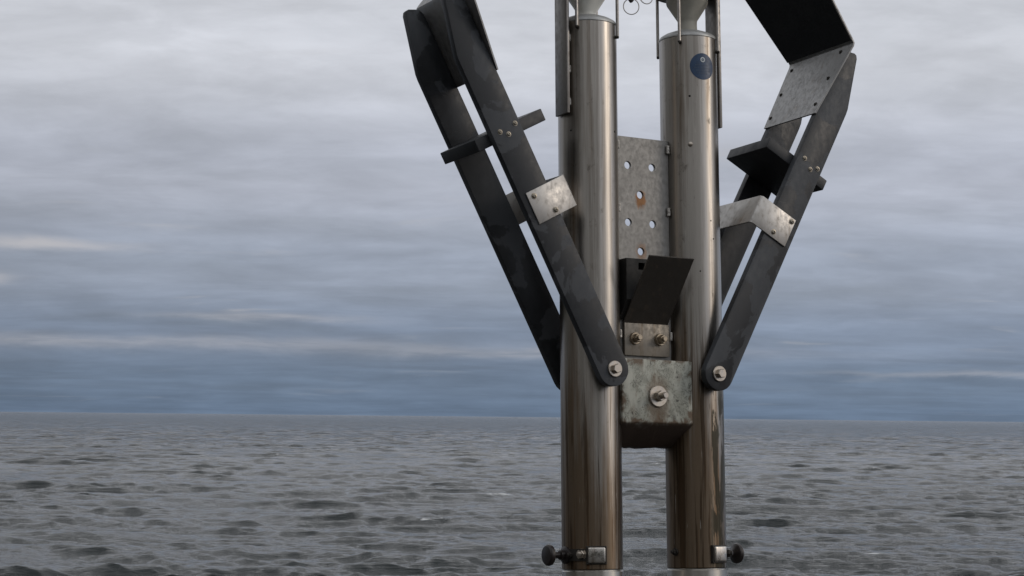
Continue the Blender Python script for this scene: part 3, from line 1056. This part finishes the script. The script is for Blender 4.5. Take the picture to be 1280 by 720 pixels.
OUT = bar_outline()
NF = (0, -1, 0)
for sd in (-1, 1):
    for b0, b1 in ((0.068, 0.084), (-0.084, -0.068)):
        bm = bmesh.new()
        prism(bm, [AP(sd, s, p, b0) for s, p in OUT], [AP(sd, s, p, b1) for s, p in OUT])
        bmesh.ops.recalc_face_normals(bm, faces=bm.faces[:])
        bevel_all(bm, 0.0012, 2, 60)
        bar = part('arm_bar', bm, M_BLACK)
        if b0 > 0:
            hex_bolt(bar, AP(sd, 0, 0, 0.0838), NF, 0.0152, 0.0092, 0.009, M_BOLT, 0, 0.4 if sd < 0 else 0.1, 0.004, 'pivot_bolt')
            bm = bmesh.new()
            lathe(bm, AP(sd, 0, 0, 0.045), NF, [(0.0120, 0), (0.0120, 0.0065), (0.0222, 0.0067), (0.0225, 0.0110), (0.0215, 0.0125), (0.0145, 0.0127), (0.0145, 0.0229)], 32)
            part('pivot_spacer', bm, M_BOLT, bar)
            for s, p in (((0.4843, 0.0163), (0.4740, 0.0014), (0.4868, -0.0205)) if sd < 0 else ((0.4900, -0.0145), (0.4775, 0.0071), (0.4885, 0.0219))):
                screw(bar, AP(sd, s, p, 0.0839), NF, 0.0040, M_SCREW)
        else:
            bm = bmesh.new()
            lathe(bm, AP(sd, 0, 0, -0.0682), (0, -1, 0), [(0.0120, 0), (0.0120, 0.020)], 24)
            part('pivot_spacer', bm, M_BOLT, bar)
    # cross slab between the two bars
    bm = bmesh.new()
    q = [(0.4672, -0.0955), (0.4672, 0.0630), (0.4905, 0.0630), (0.4905, -0.0955)]
    prism(bm, [AP(sd, s, p, -0.0677) for s, p in q], [AP(sd, s, p, 0.0677) for s, p in q])
    bmesh.ops.recalc_face_normals(bm, faces=bm.faces[:])
    bevel_all(bm, 0.0015, 2)
    part('cross_slab', bm, M_BLACK2)
    # bent steel bracket: front flange, web on the inner side, rear flange
    t0 = 0.0030
    bm = bmesh.new()
    pin, pout = -0.0690, 0.0215
    f0, r0 = 0.0843, -0.0843
    cc = [(pout, f0), (pin + 0.003, f0), (pin, f0 - 0.003), (pin, r0 + 0.003), (pin + 0.003, r0), (pout, r0)]
    oo = [(pout, f0 + t0), (pin + 0.0018, f0 + t0), (pin - t0, f0 - 0.0018), (pin - t0, r0 + 0.0018), (pin + 0.0018, r0 - t0), (pout, r0 - t0)]
    loop = oo + cc[::-1]
    k = len(loop)
    n = len(cc)
    A = [bm.verts.new(AP(sd, 0.3020, p, b)) for p, b in loop]
    B = [bm.verts.new(AP(sd, 0.3640, p, b)) for p, b in loop]
    for i in range(n - 1):
        j = k - 1 - i
        bm.faces.new((A[i], A[i + 1], A[j - 1], A[j]))
        bm.faces.new((B[i], B[j], B[j - 1], B[i + 1]))
    for i in range(k):
        j = (i + 1) % k
        bm.faces.new((A[i], B[i], B[j], A[j]))
    bmesh.ops.recalc_face_normals(bm, faces=bm.faces[:])
    bevel_all(bm, 0.0007, 2, 60)
    br = part('steel_bracket', bm, M_BRIGHT, None, 50)
    for s, p in (((0.3526, 0.0077), (0.3124, -0.0227)) if sd < 0 else ((0.3130, -0.0155), (0.3560, 0.0134))):
        screw(br, AP(sd, s, p, 0.0871), NF, 0.0047, M_SCREW)
    if sd > 0:
        for s, b in ((0.352, -0.052), (0.309, -0.044)):
            screw(br, AP(sd, s, pin - t0 + 0.0002, b), axis_of(sd, 0, -1, 0), 0.0034, M_SCREWD)
    # bent jaw plate on the inner edges of the bars
    t1 = 0.0030
    p0 = -0.0317
    dx, ds = math.cos(rad(24)), math.sin(rad(24))
    rows = [  # s, p, b rear, b front
        (0.588, p0, -0.0850, 0.0850), (0.68, p0, -0.0885, 0.1035), (0.748, p0, -0.0915, 0.1165),
        (0.7545, p0 - 0.0022, -0.0918, 0.1175), (0.7580, p0 - 0.0080, -0.092, 0.118),
        (0.758 + 0.14 * ds, p0 - 0.008 - 0.14 * dx, -0.104, 0.133), (0.758 + 0.27 * ds, p0 - 0.008 - 0.27 * dx, -0.113, 0.146)]
    bm = bmesh.new()
    F0, F1 = [], []
    for i, (s, p, br_, bf) in enumerate(rows):
        va = Vector(rows[min(i + 1, len(rows) - 1)][:2]) - Vector(rows[max(i - 1, 0)][:2])
        va.normalize()
        nn = Vector((va.y, -va.x))              # towards the inner, concave side
        F0.append([bm.verts.new(AP(sd, s, p, b)) for b in (br_, bf)])
        F1.append([bm.verts.new(AP(sd, s + nn.x * t1, p + nn.y * t1, b)) for b in (br_, bf)])
    for L in (F0, F1):
        for a, b in zip(L, L[1:]):
            bm.faces.new((a[0], a[1], b[1], b[0]))
    for k in (0, 1):
        for i in range(len(rows) - 1):
            bm.faces.new((F0[i][k], F0[i + 1][k], F1[i + 1][k], F1[i][k]))
    for e in (0, -1):
        bm.faces.new((F0[e][0], F0[e][1], F1[e][1], F1[e][0]))
    jaw = part('jaw_plate', bm, M_JAW, None, 35)
    # thin dark sheet added to put shade under the bent-over part
    bm = bmesh.new()
    e = 0.0005
    q0 = (0.758 + ds * 0.0015, p0 - 0.008 - dx * 0.0015)
    q1 = (0.758 + 0.269 * ds, p0 - 0.008 - 0.269 * dx)
    nx, ny = -dx, -ds
    quad = []
    for h in (t1 + e, t1 + e + 0.002):
        L = []
        for (s_, p_), (b_r, b_f) in ((q0, (-0.0920, 0.1180)), (q1, (-0.1125, 0.1455))):
            L += [AP(sd, s_ + nx * h, p_ + ny * h, b_r), AP(sd, s_ + nx * h, p_ + ny * h, b_f)]
        quad.append([L[0], L[1], L[3], L[2]])
    prism(bm, quad[0], quad[1])
    part('jaw_shade_sheet', bm, M_JAW_SHADE, jaw, 0)
    inn = axis_of(sd, 0, -1, 0)
    for s, b in ((0.612, -0.076), (0.672, -0.076), (0.735, -0.076), (0.612, 0.072), (0.675, 0.078), (0.740, 0.082)):
        screw(jaw, AP(sd, s, p0 - t1 + 0.0002, b), inn, 0.0036, M_SCREWD)

# ------------------------------------------------------------------ clamps with knobs near the foot of the posts
CK = -0.340
for sd, post in ((-1, postL), (1, postR)):
    ctr = P(sd * S2, 0, 0)
    ax = Vector((sd, 0, 0))
    bm = bmesh.new()                             # boss on the outside of the post
    lathe(bm, ctr + Vector((sd * (RT - 0.004), 0, CK)), ax, [(0.016, 0), (0.016, 0.008), (0.012, 0.010), (0.009, 0.0105), (0.009, 0.018), (0.006, 0.019)], 24)
    boss = part('clamp_boss', bm, M_KNOB)
    bm = bmesh.new()
    o = ctr + Vector((sd * (RT + 0.012), 0, CK))
    lathe(bm, o, ax, [(0.0058, 0), (0.0058, 0.014), (0.0085, 0.0165), (0.0150, 0.0190), (0.0188, 0.0215), (0.0198, 0.0250), (0.0192, 0.0285),
                      (0.0168, 0.0310), (0.0080, 0.0325), (0, 0.0328)], 36)
    part('clamp_knob', bm, M_KNOB, boss)
    # polished latch plate
    ang = -24 if sd < 0 else 13
    R0 = Matrix.Translation(ctr + Vector((0, 0, CK))) @ Matrix.Rotation(rad(ang), 4, 'Z')
    bm = bmesh.new()
    y0 = -(RT + 0.0065)
    box(bm, -0.0165, 0.0155, y0, -RT + 0.006, -0.0143, 0.0138)
    bevel_all(bm, 0.0022, 3)
    bmesh.ops.transform(bm, matrix=R0, verts=bm.verts[:])
    latch = part('latch_plate', bm, M_POLISH)
    bm = bmesh.new()
    box(bm, -0.0195, 0.0185, y0 + 0.004, -RT + 0.008, -0.0172, 0.0163)
    bevel_all(bm, 0.0008, 1)
    bmesh.ops.transform(bm, matrix=R0, verts=bm.verts[:])
    part('latch_housing', bm, M_SCREWD, latch)
    a2 = -52 if sd < 0 else 42
    hex_bolt(latch, ctr + on_post(a2, RT - 0.001, CK + 0.001), on_post(a2, 1, 0), 0.0105, 0.0080, 0.008, M_BOLT if sd < 0 else M_SCREWD, 0.004, 0.1, 0.003, 'nut')
    a3 = -74 if sd < 0 else -80
    hex_bolt(latch, ctr + on_post(a3, RT - 0.001, CK + (0.0 if sd < 0 else 0.004)), on_post(a3, 1, 0), 0.0075, 0.0055, 0.006, M_SCREWD, 0.003, 0.4, 0.003, 'nut')
    # clamp band
    bm = bmesh.new()
    k = 30
    s0, s1 = (-95, -34) if sd < 0 else (22, 80)
    L = []
    for i in range(k + 1):
        aa = s0 + (s1 - s0) * i / k
        L.append([bm.verts.new(ctr + on_post(aa, r_, CK + z)) for r_, z in ((RT - 0.001, -0.011), (RT + 0.0022, -0.011), (RT + 0.0022, 0.011), (RT - 0.001, 0.011))])
    for A, B in zip(L, L[1:]):
        for q in range(4):
            bm.faces.new((A[q], A[(q + 1) % 4], B[(q + 1) % 4], B[q]))
    bm.faces.new(L[0][::-1]); bm.faces.new(L[-1])
    part('clamp_band', bm, M_SCREWD)

# ------------------------------------------------------------------ foot plate on the quay
bm = bmesh.new()
box(bm, -0.26, 0.26, -0.16, 0.16, BASE - 0.03, BASE + 0.014)
bevel_all(bm, 0.003, 2)
fp = part('foot_plate', bm, M_PLATE)
for a in (-0.22, 0.22):
    for b in (-0.12, 0.12):
        hex_bolt(fp, P(a, b, BASE + 0.0138), (0, 0, 1), 0.02, 0.012, 0.012, M_BOLT, 0.02)
